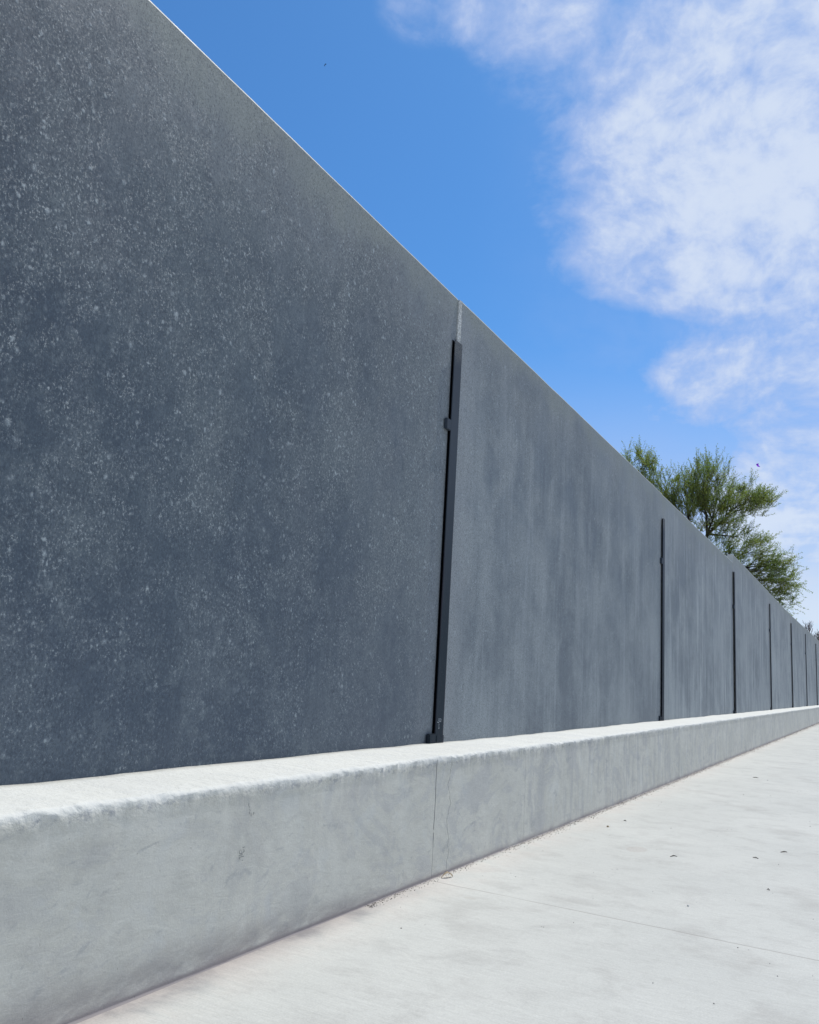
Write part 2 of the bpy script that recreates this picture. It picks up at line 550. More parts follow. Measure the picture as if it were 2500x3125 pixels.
def profile(y):
    """cross section of the low wall at y, list of (x, z) from the foot to the panel."""
    cove = .006 + .004 * max(0.0, min(1.0, (3.5 - y) / 1.9)) ** 1.3
    topj = .006 * fbm(1.7, y * .55, 0) + .0035 * fbm(8, y * 2.4, 0)
    zt = LOWZ + topj
    rx = .022 + .009 * fbm(5, y * 1.3, 2)
    rz = .016 + .006 * fbm(9, y * 2.1, 5)
    chip = max(0.0, fbm(3, y * 6.0, 1) - .05) * .030 + max(0.0, fbm(6, y * 21.0, 4) - .05) * .012
    pts = []
    n = 5
    for i in range(n + 1):
        a = math.pi / 2 * i / n
        pts.append((-DF + cove * (1 - math.sin(a)) * 1.7, cove * (1 - math.cos(a)) * .8 - .001))
    z0 = pts[-1][1]
    zr = zt - rz - chip
    for i in range(1, 13):
        pts.append((-DF, z0 + (zr - z0) * i / 12))
    m_ = 10
    for i in range(1, m_ + 1):
        a = math.pi / 2 * i / m_
        pts.append((-DF - rx * (1 - math.cos(a)), zr + (zt - zr) * math.sin(a)))
    for i in range(1, 7):
        t = i / 6
        x_ = -DF - rx + (-DP + .002 + DF + rx) * t
        pts.append((x_, zt + .002 * fbm(x_ * 6, y * 3, 9) * (1 if i < 6 else 0) + (.004 * fbm(2, y * 1.1, 4) if i == 6 else 0)))
    return pts


def facebump(y, z):
    return .0022 * fbm(0, y * 2.3, z * 2.3) + .0008 * fbm(4, y * 11, z * 11)


bm = bmesh.new()
ys = []
y = -7.4
while y < 70:
    ys.append(y)
    y += .25 if y < .6 else (.0075 if y < 6 else (.03 if y < 14 else .1))
rows = []
for y in ys:
    row = []
    for k, (x, z) in enumerate(profile(y)):
        dxx = facebump(y, z) if 3 < k < 25 else 0
        if 16 <= k <= 30:
            fl = 1.0 if 18 <= k <= 28 else .6
            dxx += fl * (.0032 * fbm(y * 8, z * 12, 7) + .0042 * fbm(y * 26, z * 34, 1))
            z += fl * (.004 * fbm(y * 13, x * 13, 3) - .008 * max(0.0, fbm(y * 11, x * 16, 8) - .22))
        row.append(bm.verts.new((x + dxx, y, z)))
    row.append(bm.verts.new((-DP + .002, y, -.05)))
    rows.append(row)
for a, b in zip(rows, rows[1:]):
    for i in range(len(a) - 1):
        bm.faces.new((a[i], b[i], b[i + 1], a[i + 1]))
bm.faces.new(rows[0])
bm.faces.new(rows[-1][::-1])
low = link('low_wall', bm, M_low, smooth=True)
tag(low, 'long pale low concrete wall with trowelled rounded top and hairline cracks', 'low wall')


def ribbon(bm, pts, w, to3):
    """flat stroke of half width w through 2D pts; to3 maps (a, b) to 3D."""
    for (a0, b0), (a1, b1) in zip(pts, pts[1:]):
        L = math.hypot(a1 - a0, b1 - b0) or 1e-6
        nx, ny = -(b1 - b0) / L * w, (a1 - a0) / L * w
        ex, ey = (a1 - a0) / L * w * .7, (b1 - b0) / L * w * .7
        q = [(a0 - ex + nx, b0 - ey + ny), (a0 - ex - nx, b0 - ey - ny), (a1 + ex - nx, b1 + ey - ny), (a1 + ex + nx, b1 + ey + ny)]
        bm.faces.new([bm.verts.new(to3(*c)) for c in q])


PENCIL = [[(2.5208, 0.3258), (2.5141, 0.3285), (2.5144, 0.3323), (2.539, 0.3325)], [(2.5118, 0.3382), (2.5316, 0.3391)], [(2.5173, 0.3561), (2.5132, 0.3529), (2.5142, 0.3461), (2.5201, 0.343), (2.5327, 0.3445)], [(2.5365, 0.3556), (2.539, 0.3491), (2.5334, 0.3461)], [(2.5291, 0.3628), (2.54, 0.3634)], [(2.5308, 0.3199), (2.5363, 0.3202)]]
bm = bmesh.new()
for s in PENCIL:
    ribbon(bm, s, .0008, lambda a, b: (-DF + facebump(a, b) + .0016, a, b))
link('pencil_mark', bm, M_pencil, low)
SCUFF = [[(2.5408, 0.5094), (2.5398, 0.5038), (2.5457, 0.4953)], [(2.5485, 0.4893), (2.5522, 0.4833)], [(2.5479, 0.4803), (2.5489, 0.4734)], [(2.5581, 0.4747), (2.5606, 0.4642)], [(2.5705, 0.4676), (2.5732, 0.4753), (2.5783, 0.4725)]]
bm = bmesh.new()
for s in SCUFF:
    ribbon(bm, s, .0009, lambda a, b: (-DF + facebump(a, b) + .0016, a, b))
link('scuff_mark', bm, M_pencil, low)

# ------------------------------------------------------------------ concrete panels
# top heights at both ends, proud offset, paleness, streakiness
TOPS = [(3.525, 3.482), (3.482, 3.478), (3.478, 3.468), (3.628, 3.592), (3.590, 3.562), (3.560, 3.585), (3.600, 3.625), (3.630, 3.64), (3.64, 3.64)]
OFFS = [0, .010, .002, .006, 0, .004, 0, .004, .002, 0]
PALE = [.12, .74, .92, .90, 1.0, .95, 1.0, 1.0, 1.0]
STRK = [.06, .22, .85, .85, .75, .65, .6, .6, .6, .6]
PLAB = ['nearest dark speckled concrete panel, filling the left of the wall',
        'blue grey speckled concrete panel between the tall near steel strip and the next one',
        'streaky blue grey concrete panel just before the step up in the wall top',
        'first of the taller concrete panels, its pale end rising above its neighbour',
        'second of the taller concrete panels beyond the step in the wall top',
        'third of the taller concrete panels beyond the step in the wall top',
        'fourth of the taller concrete panels, under the bare tree twigs',
        'narrow looking far concrete panel at the right edge of the photo']
random.seed(5)
for i in range(9):
    y0 = SEAM[i]
    PWI = SEAM[i + 1] - SEAM[i]
    h0, h1 = TOPS[i]
    bm = bmesh.new()
    xa, xb = -DP - .10, -DP + OFFS[i]
    ya, yb = .006, PWI - .006
    ny, nz = 40, 14
    # front and back as grids so that the edges can wander a few millimetres
    fr, bk = [], []
    for a in range(ny + 1):
        t = a / ny
        yy = ya + (yb - ya) * t
        ht = h0 + (h1 - h0) * t + .0022 * fbm(i * 3.3, yy * 3.0, 1)
        fr.append([bm.verts.new((xb, yy, .3 + (ht - .009 - .3) * k / (nz - 1))) for k in range(nz)] + [bm.verts.new((xb - .0035, yy, ht))])
        bk.append([bm.verts.new((xa, yy, .3 + (ht - .3) * k / nz)) for k in range(nz + 1)])
    for a in range(ny):
        for k in range(nz):
            bm.faces.new((fr[a][k], fr[a + 1][k], fr[a + 1][k + 1], fr[a][k + 1]))
            bm.faces.new((bk[a][k], bk[a][k + 1], bk[a + 1][k + 1], bk[a + 1][k]))
        bm.faces.new((fr[a][nz], fr[a + 1][nz], bk[a + 1][nz], bk[a][nz]))
        bm.faces.new((fr[a][0], bk[a][0], bk[a + 1][0], fr[a + 1][0]))
    for k in range(nz):
        bm.faces.new((fr[0][k], fr[0][k + 1], bk[0][k + 1], bk[0][k]))
        bm.faces.new((fr[ny][k], bk[ny][k], bk[ny][k + 1], fr[ny][k + 1]))
    # small chamfer on the top front arris and the ends
    bm.edges.ensure_lookup_table()
    es = [e for e in bm.edges if all(abs(v.co.x - xb) < 1e-6 for v in e.verts) and (
        len([f for f in e.link_faces if abs(f.normal.x) < .5 or True]) == 2 and
        any(abs(v.co.z - z_) < 1 for v in e.verts for z_ in (0,)) is not None)]
    bm.normal_update()
    es = [e for e in es if len(e.link_faces) == 2 and e.calc_face_angle(0) > 1.0]
    bmesh.ops.bevel(bm, geom=es, offset=.0015, segments=1, affect='EDGES')
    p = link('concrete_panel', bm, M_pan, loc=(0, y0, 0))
    p.color = (PALE[i], STRK[i], (h0 + h1) / 8, 1)
    tag(p, PLAB[min(i, 7)], 'wall panel', 'precast panels of the long wall')
    if i == 8:
        p['label'] = 'farthest concrete panel, beyond the last visible steel strip'

# ------------------------------------------------------------------ steel posts over the panel joints
PTOP = [3.172, 3.145, 3.28, 3.28, 3.27, 3.35, 3.34, 3.34]
XO = -DP + .026        # outer face of the flange
SLAB = ['nearest dark steel joint strip, chalk marked 50 near its foot',
        'second dark steel joint strip, ending below a thin open joint in the wall top',
        'dark steel joint strip directly under the step up in the wall top',
        'first dark steel joint strip beyond the step in the wall top',
        'second dark steel joint strip beyond the step in the wall top',
        'third dark steel joint strip beyond the step in the wall top',
        'dark steel joint strip closest to the right edge of the photo']


def make_post(first, e=0.0):
    """local origin: joint line at pavement level, on the panel plane."""
    root = empty('steel_post', (0, 0, 0))
    zt = 3.172
    bm = bmesh.new()
    box(bm, .0165 + e, .0225 + e, -.062, .048, .50, zt, .0012)
    box(bm, .0125, .0163 + e, .030, .048, .50, zt)
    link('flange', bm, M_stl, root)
    bm = bmesh.new()
    box(bm, .0008, .0022, -.064, -.010, .50, zt - .001)     # recess behind the flange, its shade put in as a black sheet
    box(bm, .0125, .0163 + e, -.020, .0298, .50, zt - .001)
    link('joint_shade', bm, M_recess_shade, root)
    bm = bmesh.new()
    box(bm, .0025, .024 + e, -.125, -.0625, 2.545, 2.617, .003)
    link('bracket', bm, M_stl, root)
    bm = bmesh.new()
    box(bm, .0025, .030, -.150, -.0625, .53, .640, .006)
    if first:
        box(bm, .0228, .0255, -.045, .052, .53, .628, .001)
    link('bracket', bm, M_stl, root)
    return root


posts = []
proto = make_post(False, .013)
for i in range(8):
    if i == 0:
        r = make_post(True)
    elif i == 1:
        r = proto
    else:
        r = proto.copy()
        COL.objects.link(r)
        for ch in proto.children:
            c = ch.copy()
            COL.objects.link(c)
            c.parent = r
    r.location = (-DP + OFFS[i] * .0, SEAM[i + 1], 0)
    for ch in r.children:
        if ch.name.startswith('flange') or ch.name.startswith('joint_shade'):
            s_ = (PTOP[i] - .5) / 2.672
            ch.scale = (1, 1, s_)
            ch.location = (0, 0, .5 - .5 * s_)
        elif i > 0 and ch.name.startswith('bracket') and ch.data.vertices[0].co.z > 2:
            ch.location.z = .0 if i < 2 else .01
    tag(r, SLAB[i] if i < 7 else 'farthest dark steel joint strip, past the right edge', 'steel post', 'steel strips over the panel joints')
    posts.append(r)

CHALK = [[(4.8166, 0.7082), (4.8293, 0.7074)], [(4.8484, 0.7271), (4.8384, 0.7262), (4.8382, 0.7169), (4.8489, 0.7124), (4.8435, 0.7049), (4.8336, 0.7029), (4.8268, 0.7074)], [(4.8687, 0.7278), (4.8565, 0.7231), (4.8578, 0.7122), (4.8647, 0.7077), (4.8706, 0.7119), (4.872, 0.7217), (4.8687, 0.7278)], [(4.8442, 0.6983), (4.8453, 0.6956)], [(4.8439, 0.6951), (4.8449, 0.6777)], [(4.8492, 0.6776), (4.8426, 0.6696), (4.8466, 0.6679), (4.8511, 0.6721)]]
bm = bmesh.new()
for s in CHALK:
    ribbon(bm, s, .0009, lambda a, b: (.0232, a - S0 + .006, b))
link('chalk_writing', bm, M_chalk, posts[0])

# pale grout left in the open joint above the first strip
bm = bmesh.new()
random.seed(3)
zz = 3.165
prev = None
while zz < 3.483:
    w = .024 + .007 * random.random()
    vs = [bm.verts.new((-DP + xx, S0 + yy, zz)) for xx, yy in ((-.02, -.004), (.006 + .003 * random.random(), -.004 + .001 * random.random()), (.0135 + .003 * random.random(), w), (-.02, w))]
    if prev:
        for k in range(4):
            bm.faces.new((prev[k], prev[(k + 1) % 4], vs[(k + 1) % 4], vs[k]))
    else:
        bm.faces.new(vs[::-1])
    prev = vs
    zz += .012
bm.faces.new(prev)
tag(link('joint_grout', bm, M_grout), 'whitish grout bead in the panel joint above the nearest steel strip', 'grout')

# ------------------------------------------------------------------ grit along the foot of the low wall (nobody could count it)
M_grit = mat_plain('grit', (.23, .21, .19), .95, .1, .5, 200)
random.seed(11)
bm = bmesh.new()


def pebble(bm, c, r, flat=.6):
    seg = []
    rr = [r * random.uniform(.7, 1.15) for _ in range(6)]
    a0 = random.random() * 6
    for ring, (zf, rf) in enumerate(((0, .8), (.5, 1.0), (1.0, .55))):
        seg.append([bm.verts.new((c[0] + math.cos(a0 + k * math.pi / 3) * rr[k] * rf, c[1] + math.sin(a0 + k * math.pi / 3) * rr[k] * rf * .8, c[2] + r * flat * 1.6 * zf)) for k in range(6)])
    for a, b in zip(seg, seg[1:]):
        for k in range(6):
            bm.faces.new((a[k], a[(k + 1) % 6], b[(k + 1) % 6], b[k]))
    bm.faces.new(seg[-1])
    bm.faces.new(seg[0][::-1])


for _ in range(5200):
    y = 3.4 + 36 * random.random() ** 1.7
    d = abs(random.gauss(0, .018 + .0016 * y)) + .002
    if y < 5.0 and random.random() < .65: continue
    pebble(bm, (-DF + d, y, 0.0005), random.uniform(.0008, .0026) * (1 + y * .05), .5)
tag(link('grit', bm, M_grit), 'fine dark grit gathered along the foot of the low wall', 'grit', kind='stuff')

# ------------------------------------------------------------------ pebbles, twigs, leaf
M_peb = mat_plain('dark_pebble', (.20, .19, .18), .85, .3, .4, 300)
M_pebl = mat_plain('pale_pebble', (.62, .61, .57), .85, .3, .3, 300)
M_shell = mat_plain('tan_stone', (.42, .34, .24), .85, .3, .45, 250)
M_twig = mat_plain('dark_twig', (.055, .045, .035), .9, .2, .4, 300)
M_leaf = mat_plain('dry_leaf', (.50, .42, .30), .8, .3, .3, 120)
PEB = [(-1.34, 6.65, 0.0027), (-1.19, 9.36, 0.0037), (-1.15, 11.14, 0.0044), (-0.49, 7.66, 0.0037), (-0.51, 7.96, 0.0023), (-0.55, 5.83, 0.0022), (-1.21, 4.23, 0.0013), (-1.16, 3.77, 0.0016), (-1.25, 3.62, 0.0015), (-1.01, 4.58, 0.0014), (-0.71, 3.23, 0.0019), (-0.5, 3.16, 0.0021), (-0.35, 3.6, 0.002), (-0.39, 3.74, 0.0014), (-0.52, 3.87, 0.0022), (-0.64, 4.7, 0.0014), (-0.5, 4.99, 0.0011), (-0.29, 4.58, 0.0017), (-0.39, 5.33, 0.001), (-0.96, 9.54, 0.0028), (-0.77, 10.26, 0.0026), (-0.74, 10.3, 0.0026), (-1.52, 11.88, 0.0028), (-1.36, 9.03, 0.0022), (-1.7, 8.03, 0.0025), (-1.67, 7.77, 0.0016), (-1.28, 6.7, 0.0014), (-1.0, 6.95, 0.0017), (-0.97, 6.96, 0.0017), (-1.01, 6.58, 0.0013), (-1.13, 8.08, 0.0016), (-0.68, 8.27, 0.0019), (-0.92, 9.09, 0.0018), (-1.31, 4.94, 0.0013), (-1.29, 4.97, 0.0018), (-1.27, 4.73, 0.0012), (-1.27, 4.79, 0.0012), (-1.31, 4.81, 0.001), (-1.37, 4.79, 0.0015), (-1.41, 5.5, 0.0011), (-1.24, 5.72, 0.0015), (-1.08, 5.44, 0.0011), (-1.89, 5.84, 0.0025), (-1.79, 5.7, 0.0016), (-1.61, 6.0, 0.0013), (-1.65, 5.79, 0.0015), (-1.7, 6.98, 0.0015), (-1.38, 4.13, 0.0009), (-1.38, 4.28, 0.0009), (-1.57, 4.4, 0.0012), (-1.78, 5.14, 0.0013), (-1.66, 5.01, 0.0011), (-1.88, 5.15, 0.0015), (-1.03, 3.84, 0.0008), (-1.02, 4.32, 0.0009), (-0.79, 4.51, 0.0009), (-0.67, 5.56, 0.0011), (-0.37, 6.4, 0.0012), (-1.05, 4.91, 0.0012), (-1.14, 10.59, 0.0021), (-0.24, 3.69, 0.0014), (-0.48, 3.87, 0.001), (-1.84, 3.49, 0.0014), (-1.69, 3.22, 0.0026), (-1.64, 3.33, 0.001), (-1.24, 3.62, 0.0017), (-1.66, 4.39, 0.0021), (-1.8, 4.29, 0.0013), (-1.71, 4.45, 0.0017), (-1.84, 4.11, 0.0008), (-1.76, 3.67, 0.0007), (-1.7, 3.08, 0.0006), (-1.8, 3.06, 0.0008), (-1.78, 5.15, 0.0013), (-1.85, 4.99, 0.001), (-1.87, 5.17, 0.001), (-1.78, 3.56, 0.0007)]
OWN = {(-1.15, 11.14): 'dark pebble just below the pale bent twig far up the pavement',
       (-1.19, 9.36): 'largest dark pebble in the upper part of the pavement',
       (-0.49, 7.66): 'larger, lower one of two close pebbles at the right edge of the photo',
       (-0.51, 7.96): 'smaller, upper one of two close pebbles at the right edge of the photo',
       (-0.77, 10.26): 'left one of a close pair of pebbles near the right edge, high up the pavement',
       (-0.74, 10.3): 'right one of a close pair of pebbles near the right edge, high up the pavement',
       (-1.0, 6.95): 'left one of a close pair of pebbles above the dark curved twig',
       (-0.97, 6.96): 'right one of a close pair of pebbles above the dark curved twig',
       (-1.69, 3.22): 'dark flat pebble alone on the lower left of the pavement',
       (-0.5, 3.16): 'lowest dark pebble, nearest the bottom edge of the photo',
       (-0.71, 3.23): 'second lowest dark pebble, left of the lowest one',
       (-0.52, 3.87): 'dark pebble lying right at the pavement joint on the right',
       (-1.08, 5.44): 'dark pebble just below the curved twig beside the oval stain',
       (-1.34, 6.65): 'pale rimmed dark pebble above the rough oval stain',
       (-0.55, 5.83): 'dark pebble right below the dark twig nearest the right edge'}
random.seed(21)
for (x, y, r) in PEB:
    bm = bmesh.new()
    pebble(bm, (0, 0, 0), r * 1.25, .6)
    tag(link('pebble', bm, M_peb, loc=(x, y, .0003)), OWN.get((x, y), 'tiny dark pebble lying on the pale concrete pavement'), 'pebble', 'dark pebbles scattered over the pavement')
bm = bmesh.new()
pebble(bm, (0, 0, 0), .0062, .75)
tag(link('pebble', bm, M_pebl, loc=(-.81, 4.41, .0003)), 'whitish angular pebble in the middle of the pavement, palest of all', 'pebble')
bm = bmesh.new()
pebble(bm, (0, 0, 0), .010, .7)
tag(link('pebble', bm, M_shell, loc=(-1.71, 6.32, .0003)), 'tan stone near the low wall, largest on the pavement', 'pebble')

TW = [([(-1.124, 5.561), (-1.111, 5.590), (-1.092, 5.599)], 'short dark curved twig beside the rough oval stain on the pavement'),
      ([(-.578, 6.274), (-.558, 6.297), (-.543, 6.315)], 'dark twig on the pavement, the one closest to the right edge of the photo'),
      ([(-.705, 5.937), (-.688, 5.931), (-.672, 5.923)], 'thin brown twig just left of the dark twig at the right'),
      ([(-.535, 5.063), (-.528, 5.059), (-.521, 5.053)], 'tiny twig scrap lowest down on the pavement, nearest the camera of all twigs'),
      ([(-1.331, 11.32), (-1.30, 11.328), (-1.272, 11.327)], 'pale bent twig far up the pavement, farthest of all twigs'),
      ([(-1.696, 6.703), (-1.685, 6.702), (-1.674, 6.696)], 'tiny twig scrap near the low wall, above the tan stone')]
for k, (pts, lab) in enumerate(TW):
    bm = bmesh.new()
    o = Vector((*pts[0], 0))
    rings = []
    n = len(pts)
    for j, q in enumerate(pts):
        t = Vector(pts[min(j + 1, n - 1)]) - Vector(pts[max(j - 1, 0)])
        t.normalize()
        nn = Vector((-t.y, t.x))
        r = (.0018 if j == 1 else .0010) * (1 + .12 * q[1])
        c = Vector((q[0] - o.x, q[1] - o.y, .0022 + (.004 if j == 1 else 0)))
        rings.append([bm.verts.new(c + Vector((nn.x * math.cos(a) * r, nn.y * math.cos(a) * r, math.sin(a) * r))) for a in [i * math.pi / 3 for i in range(6)]])
    for a, b in zip(rings, rings[1:]):
        for i in range(6):
            bm.faces.new((a[i], a[(i + 1) % 6], b[(i + 1) % 6], b[i]))
    bm.faces.new(rings[0][::-1])
    bm.faces.new(rings[-1])
    tag(link('twig', bm, M_twig, loc=(o.x, o.y, 0)), lab, 'twig', 'twigs dropped on the pavement')

# curled dry leaf at the end of the joint
bm = bmesh.new()
rows = []
for i in range(13):
    t = i / 12
    w = .010 * math.sin(math.pi * (t * .94 + .03)) ** .8
    arch = .019 * math.sin(math.pi * t) * (1.15 if t < .6 else .9) + .001
    row = []
    for j in range(-3, 4):
        s = j / 3
        row.append(bm.verts.new((.004 * math.sin(t * 3) + s * w, t * .078 - .039, arch + .004 * s * abs(s) * math.sin(t * 5 + .5) + (.0035 if j < 0 else -.001) * s * s)))
    rows.append(row)
for a, b in zip(rows, rows[1:]):
    for j in range(6):
        bm.faces.new((a[j], a[j + 1], b[j + 1], b[j]))
bmesh.ops.solidify(bm, geom=bm.faces[:], thickness=.0009)
lf = link('dry_leaf', bm, M_leaf, loc=(-1.925, 4.130, .0015))
lf.rotation_euler = (0, 0, math.radians(-22))
tag(lf, 'curled dry leaf at the foot of the low wall, by the pavement joint', 'leaf')

# ------------------------------------------------------------------ feathery tree behind the wall
def mat_foliage():
    m, g = material('feathery_foliage')
    co = g.coord()
    n = g.noise(co, 1.6, 3, .6)
    n2 = g.noise(co, 14, 2, .6)
    base = g.mix(g.ss(n, .38, .62), (.175, .225, .070), (.260, .275, .080))
    base = g.mix(g.ss(n2, .5, .75) * .7, base, (.28, .32, .11))
    y_ = g.noise(g.vm('ADD', co, (4, 4, 4)), 2.4, 2, .5)
    base = g.mix(g.ss(y_, .66, .74) * .7, base, (.30, .26, .04))
    nd = g.principled(base, .55, .3)
    g.put(nd.inputs['Transmission Weight'], 0.0)
    # thin leaf: let some light through
    tr = g.n('ShaderNodeBsdfTranslucent')
    g.put(tr.inputs[0], g.mix(1.0, base, (1.2, 1.5, .8), 'MULTIPLY'))
    mx = g.n('ShaderNodeMixShader')
    mx.inputs[0].default_value = .45
    out = [x for x in g.t.nodes if x.type == 'OUTPUT_MATERIAL'][0]
    g.t.links.new(nd.outputs[0], mx.inputs[1])
    g.t.links.new(tr.outputs[0], mx.inputs[2])
    g.t.links.new(mx.outputs[0], out.inputs[0])
    return m


M_fol = mat_foliage()
M_bark = mat_plain('dark_bark', (.060, .050, .040), .9, .2, .4, 8)
M_barkg = mat_plain('grey_bark', (.19, .175, .165), .9, .2, .3, 8)


def tube(bm, pts, rads, seg=5):
    rings = []
    n = len(pts)
    for i, p in enumerate(pts):
        t = (pts[min(i + 1, n - 1)] - pts[max(i - 1, 0)])
        if t.length < 1e-6: t = Vector((0, 0, 1))
        t.normalize()
        a = t.orthogonal().normalized()
        b = t.cross(a)
        rings.append([bm.verts.new(p + (a * math.cos(k * 2 * math.pi / seg) + b * math.sin(k * 2 * math.pi / seg)) * rads[i]) for k in range(seg)])
    for a, b in zip(rings, rings[1:]):
        # align ring b to a
        best = min(range(seg), key=lambda s: (b[s].co - a[0].co).length)
        b2 = b[best:] + b[:best]
        if (b2[1].co - a[1].co).length > (b2[-1].co - a[1].co).length:
            b2 = [b2[0]] + b2[:0:-1]
        for k in range(seg):
            bm.faces.new((a[k], a[(k + 1) % seg], b2[(k + 1) % seg], b2[k]))
        b[:] = b2


def rvec():
    while True:
        v = Vector((random.uniform(-1, 1), random.uniform(-1, 1), random.uniform(-1, 1)))
        if .01 < v.length < 1: return v


def curve(a, b, n, wob, sag=0):
    L = (b - a).length
    pts = [a.copy()]
    off = Vector((0, 0, 0))
    for i in range(1, n):
        t = i / n
        off += rvec() * wob * L / n
        pts.append(a.lerp(b, t) + off * math.sin(math.pi * t) + Vector((0, 0, sag * L * math.sin(math.pi * t))))
    pts.append(b.copy())
    return pts


K = 34 / 28


def T(p):
    return Vector((p[0] * K, p[1] * K, (p[2] - 1) * K + 1))


LOBES = [((-6.53, 27.42, 7.95), .66, 1.1), ((-5.85, 27.94, 7.26), .56, 1.0), ((-5.3, 28.33, 6.90), .88, 1.2), ((-4.7, 28.49, 7.60), .82, 1.0), ((-4.46, 28.82, 6.73), .98, 1.25),
         ((-3.69, 29.18, 7.00), .78, 1.0), ((-3.15, 29.46, 7.10), .46, .8), ((-3.92, 29.28, 5.92), .66, .34), ((-3.46, 29.61, 5.53), .62, .55),
         ((-4.04, 29.35, 5.29), .68, .85), ((-3.11, 29.96, 4.82), .62, 1.0), ((-2.66, 30.15, 5.12), .48, .65), ((-2.58, 30.37, 4.55), .46, .7), ((-2.66, 30.42, 4.06), .38, .8),
         ((-6.36, 27.89, 6.18), .96, 1.0), ((-5.45, 28.6, 5.19), 1.1, .8), ((-4.36, 29.4, 4.22), 1.07, .7), ((-3.0, 30.3, 3.4), .6, .6)]


def leaf_spray(bm, p, d, L, dens, size):
    """a shoot with small leaflets standing off it."""
    n = max(3, int(L * dens))
    for k in range(n):
        t = (k + random.random()) / n
        c = p + d * (L * t) + rvec() * .035
        ax = (d * .6 + rvec() * .9).normalized()
        w = ax.cross(rvec()).normalized()
        s = size * random.uniform(.6, 1.3)
        v = [bm.verts.new(c), bm.verts.new(c + ax * s * .5 + w * s * .17), bm.verts.new(c + ax * s), bm.verts.new(c + ax * s * .5 - w * s * .17)]
        bm.faces.new(v)


random.seed(77)
base = T((-5.5, 28.2, -.12 / K))
base.z = -.12
tree = empty('feathery_tree', base)
bt, bl = bmesh.new(), bmesh.new()
fork = T((-5.25, 28.6, 3.4))
tube(bt, [p - base for p in curve(base, fork, 6, .12)], [.22 - .013 * i for i in range(7)], 8)
hub = T((-4.68, 28.8, 5.95))
hubs = [hub, T((-5.85, 28.0, 5.3)), T((-4.4, 29.2, 4.7)), T((-5.2, 28.5, 5.7))]
for h in hubs:
    tube(bt, [p - base for p in curve(fork, h, 6, .25)], [.13 - .010 * i for i in range(7)], 6)
centre = T((-4.7, 28.8, 5.5))
for (c, r, dn) in LOBES:
    C = T(c)
    r *= K
    h = min(hubs, key=lambda q: (q - C).length)
    mid = curve(h, C, 7, .30, .04)
    tube(bt, [p - base for p in mid], [.055 - .0062 * i for i in range(8)], 5)
    nb = int(19 * dn * (r / .8) ** 1.6) + 5
    for _ in range(nb):
        v = rvec()
        v = v * (r / v.length) * (v.length ** .55)
        v.x *= 1.0
        q = C + v
        s = random.choice(mid[2:])
        out = (q - centre).normalized()
        br = curve(s, q, 4, .30, .03)
        tube(bt, [p - base for p in br], [.014, .011, .009, .007, .005], 3)
        for j in range(11):
            o_ = br[-1] if j < 4 else br[random.choice((2, 3))] + rvec() * .08
            d = (out * .55 + rvec() * .75 + Vector((.12, 0, .45))).normalized()
            L = random.uniform(.25, .75)
            tube(bt, [o_ - base, o_ + d * L * .5 - base + rvec() * .02, o_ + d * L - base], [.0045, .0035, .002], 3)
            leaf_spray(bl, o_ - base, d, L, 50, .064)
# reaching tip shoots that give the ragged outline
TIPS = [((-3.24, 29.42, 7.04), (-2.8, 29.64, 7.33), 0.8), ((-3.24, 29.42, 6.93), (-2.84, 29.64, 7.07), 0.6), ((-2.74, 30.11, 5.08), (-2.54, 30.13, 5.56), 0.5), ((-2.74, 30.11, 4.9), (-2.27, 30.38, 5.22), 0.5), ((-2.6, 30.33, 4.56), (-2.18, 30.55, 4.85), 0.6), ((-2.6, 30.33, 4.44), (-2.18, 30.54, 4.43), 0.5), ((-6.52, 27.43, 8.17), (-6.65, 27.27, 8.63), 0.8), ((-6.41, 27.42, 8.07), (-6.24, 27.53, 8.55), 0.8), ((-6.36, 27.41, 7.98), (-6.08, 27.61, 8.3), 0.6), ((-4.82, 28.38, 7.78), (-4.91, 28.41, 8.38), 0.7), ((-4.63, 28.47, 7.78), (-4.58, 28.48, 8.28), 0.7), ((-4.44, 28.55, 7.68), (-4.11, 28.73, 8.07), 0.5), ((-4.63, 28.47, 7.78), (-4.3, 28.55, 8.23), 0.4), ((-3.69, 29.16, 7.21), (-3.55, 29.26, 7.63), 0.9), ((-3.69, 29.17, 7.4), (-3.78, 29.28, 7.68), 0.9), ((-5.66, 28.04, 7.51), (-5.43, 28.13, 7.83), 0.7), ((-3.12, 29.94, 5.09), (-2.84, 30.03, 5.41), 0.5), ((-2.64, 30.37, 3.98), (-2.74, 30.46, 3.61), 0.5), ((-3.21, 29.58, 5.83), (-2.93, 29.66, 6.01), 0.4), ((-5.19, 28.3, 7.41), (-5.14, 28.31, 7.88), 0.7)]
for a, b, dn in TIPS:
    a, b = T(a), T(b)
    for k in range(5):
        a2, b2 = a + rvec() * .16, a.lerp(b, random.uniform(.6, 1.05)) + rvec() * .16
        br = curve(a2, b2, 5, .25)
        tube(bt, [p - base for p in br], [.010, .008, .007, .005, .004, .002], 3)
        for p in br[1:]:
            for j in range(3):
                d = ((b - a).normalized() * .7 + rvec() * .8).normalized()
                leaf_spray(bl, p - base, d, random.uniform(.10, .24), 60 * dn, .055)
link('trunk', bt, M_bark, tree, smooth=True)
link('crown', bl, M_fol, tree)
tag(tree, 'green feathery leaved tree spreading above the dark wall', 'tree')

# ------------------------------------------------------------------ bare tree far off
random.seed(9)
bb = Vector((-5.0, 91.0, -.12))
bare = empty('bare_tree', bb)
bt, bl = bmesh.new(), bmesh.new()


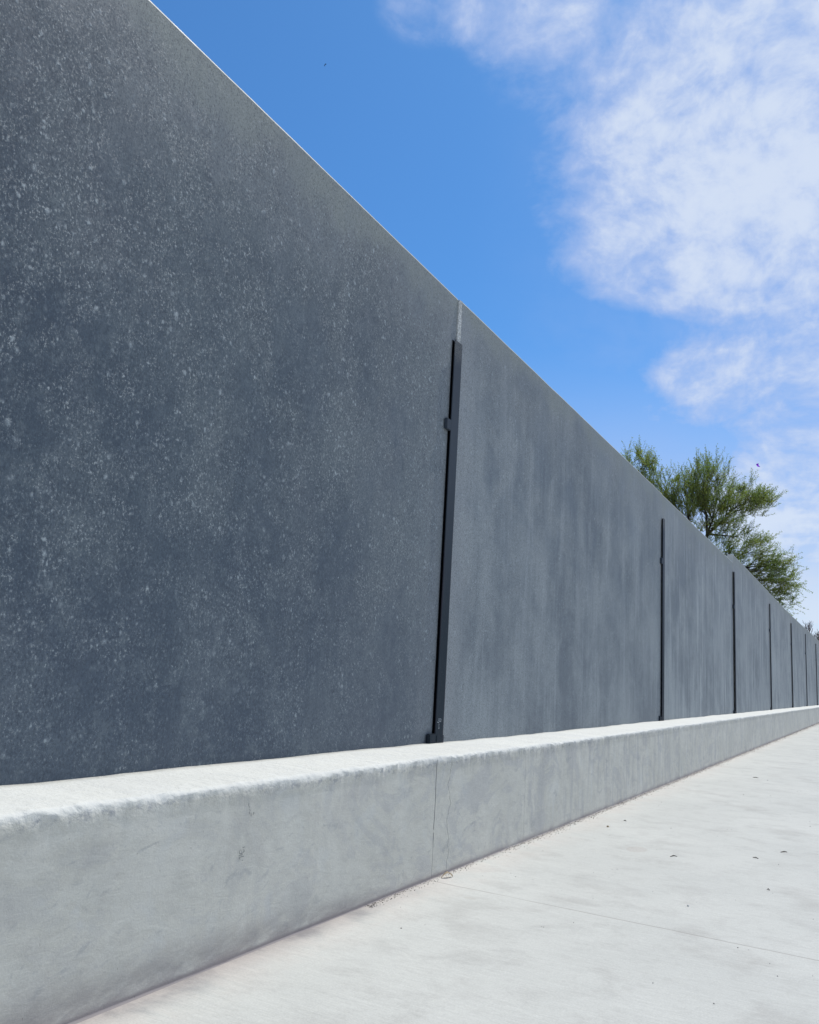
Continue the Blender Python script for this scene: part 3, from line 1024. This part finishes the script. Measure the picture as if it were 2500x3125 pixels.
def grow(p, d, L, r, depth):
    q = p + d * L
    pts = curve(p, q, 3, .18)
    tube(bt, [x - bb for x in pts], [r, r * .9, r * .8, r * .7], 4 if depth > 2 else 3)
    if depth == 0: return
    for k in range(3 if depth > 1 else 4):
        nd = (d * .9 + rvec() * .75 + Vector((0, 0, .35))).normalized()
        grow(q if k < 2 else pts[2], nd, L * random.uniform(.62, .82), r * .66, depth - 1)


grow(bb, Vector((.02, 0, 1)), 2.4, .22, 6)
link('trunk', bt, M_barkg, bare)
tag(bare, 'bare grey twigged tree showing over the far end of the wall', 'tree')
random.seed(10)
b2 = Vector((-3.6, 88.0, -.12))
bush = empty('olive_shrub', b2)
bt, bl = bmesh.new(), bmesh.new()
for k in range(60):
    d = (rvec() * .8 + Vector((0, 0, 1.0))).normalized()
    L = random.uniform(2.6, 5.6)
    p0 = Vector((random.uniform(-.7, .7), random.uniform(-.7, .7), 0))
    pts = curve(p0, p0 + Vector((d.x * L * .5, d.y * L * .5, L)), 4, .2)
    tube(bt, pts, [.03, .025, .02, .014, .006], 3)
    for j in range(10):
        o_ = pts[random.choice((2, 3, 4))]
        leaf_spray(bl, o_ + rvec() * .3, (d + rvec() * .7).normalized(), .6, 24, .12)
link('stem', bt, M_barkg, bush)
link('crown', bl, M_fol, bush)
tag(bush, 'olive green shrub below the bare tree at the far end', 'shrub')

# ------------------------------------------------------------------ far specks in the sky
M_mag = mat_plain('magenta_cloth', (.38, .07, .72), .7, .2, .2, 5)
bm = bmesh.new()
v = [bm.verts.new(c) for c in [(-.12, 0, .10), (.06, .03, .15), (.05, -.03, .0), (.17, .02, -.13), (.0, .02, -.10), (-.06, .0, -.03)]]
bm.faces.new((v[0], v[1], v[2], v[5]))
bm.faces.new((v[5], v[2], v[3], v[4]))
bmesh.ops.solidify(bm, geom=bm.faces[:], thickness=.01)
tag(link('kite', bm, M_mag, loc=(-6.75, 62.58, 16.6)), 'tiny magenta kite like scrap adrift in the sky above the trees', 'kite')
M_bird = mat_plain('dark_feathers', (.03, .05, .09), .8, .2, .2, 5)
bm = bmesh.new()
tube(bm, [Vector((0, 0, -.13)), Vector((.01, .01, -.06)), Vector((.02, .02, .02)), Vector((.02, .01, .10))], [.008, .028, .022, .005], 6)
wv = [bm.verts.new(c) for c in [(.02, .02, .02), (.10, .13, .12), (.05, .06, .17), (-.02, 0, .05)]]
bm.faces.new(wv)
wv = [bm.verts.new(c) for c in [(.02, .0, .0), (.04, -.09, -.14), (.0, -.10, -.16), (-.03, -.02, -.05)]]
bm.faces.new(wv)
tag(link('bird', bm, M_bird, loc=(-37.87, 50.22, 49.23)), 'tiny dark bird high in the clear blue sky', 'bird')
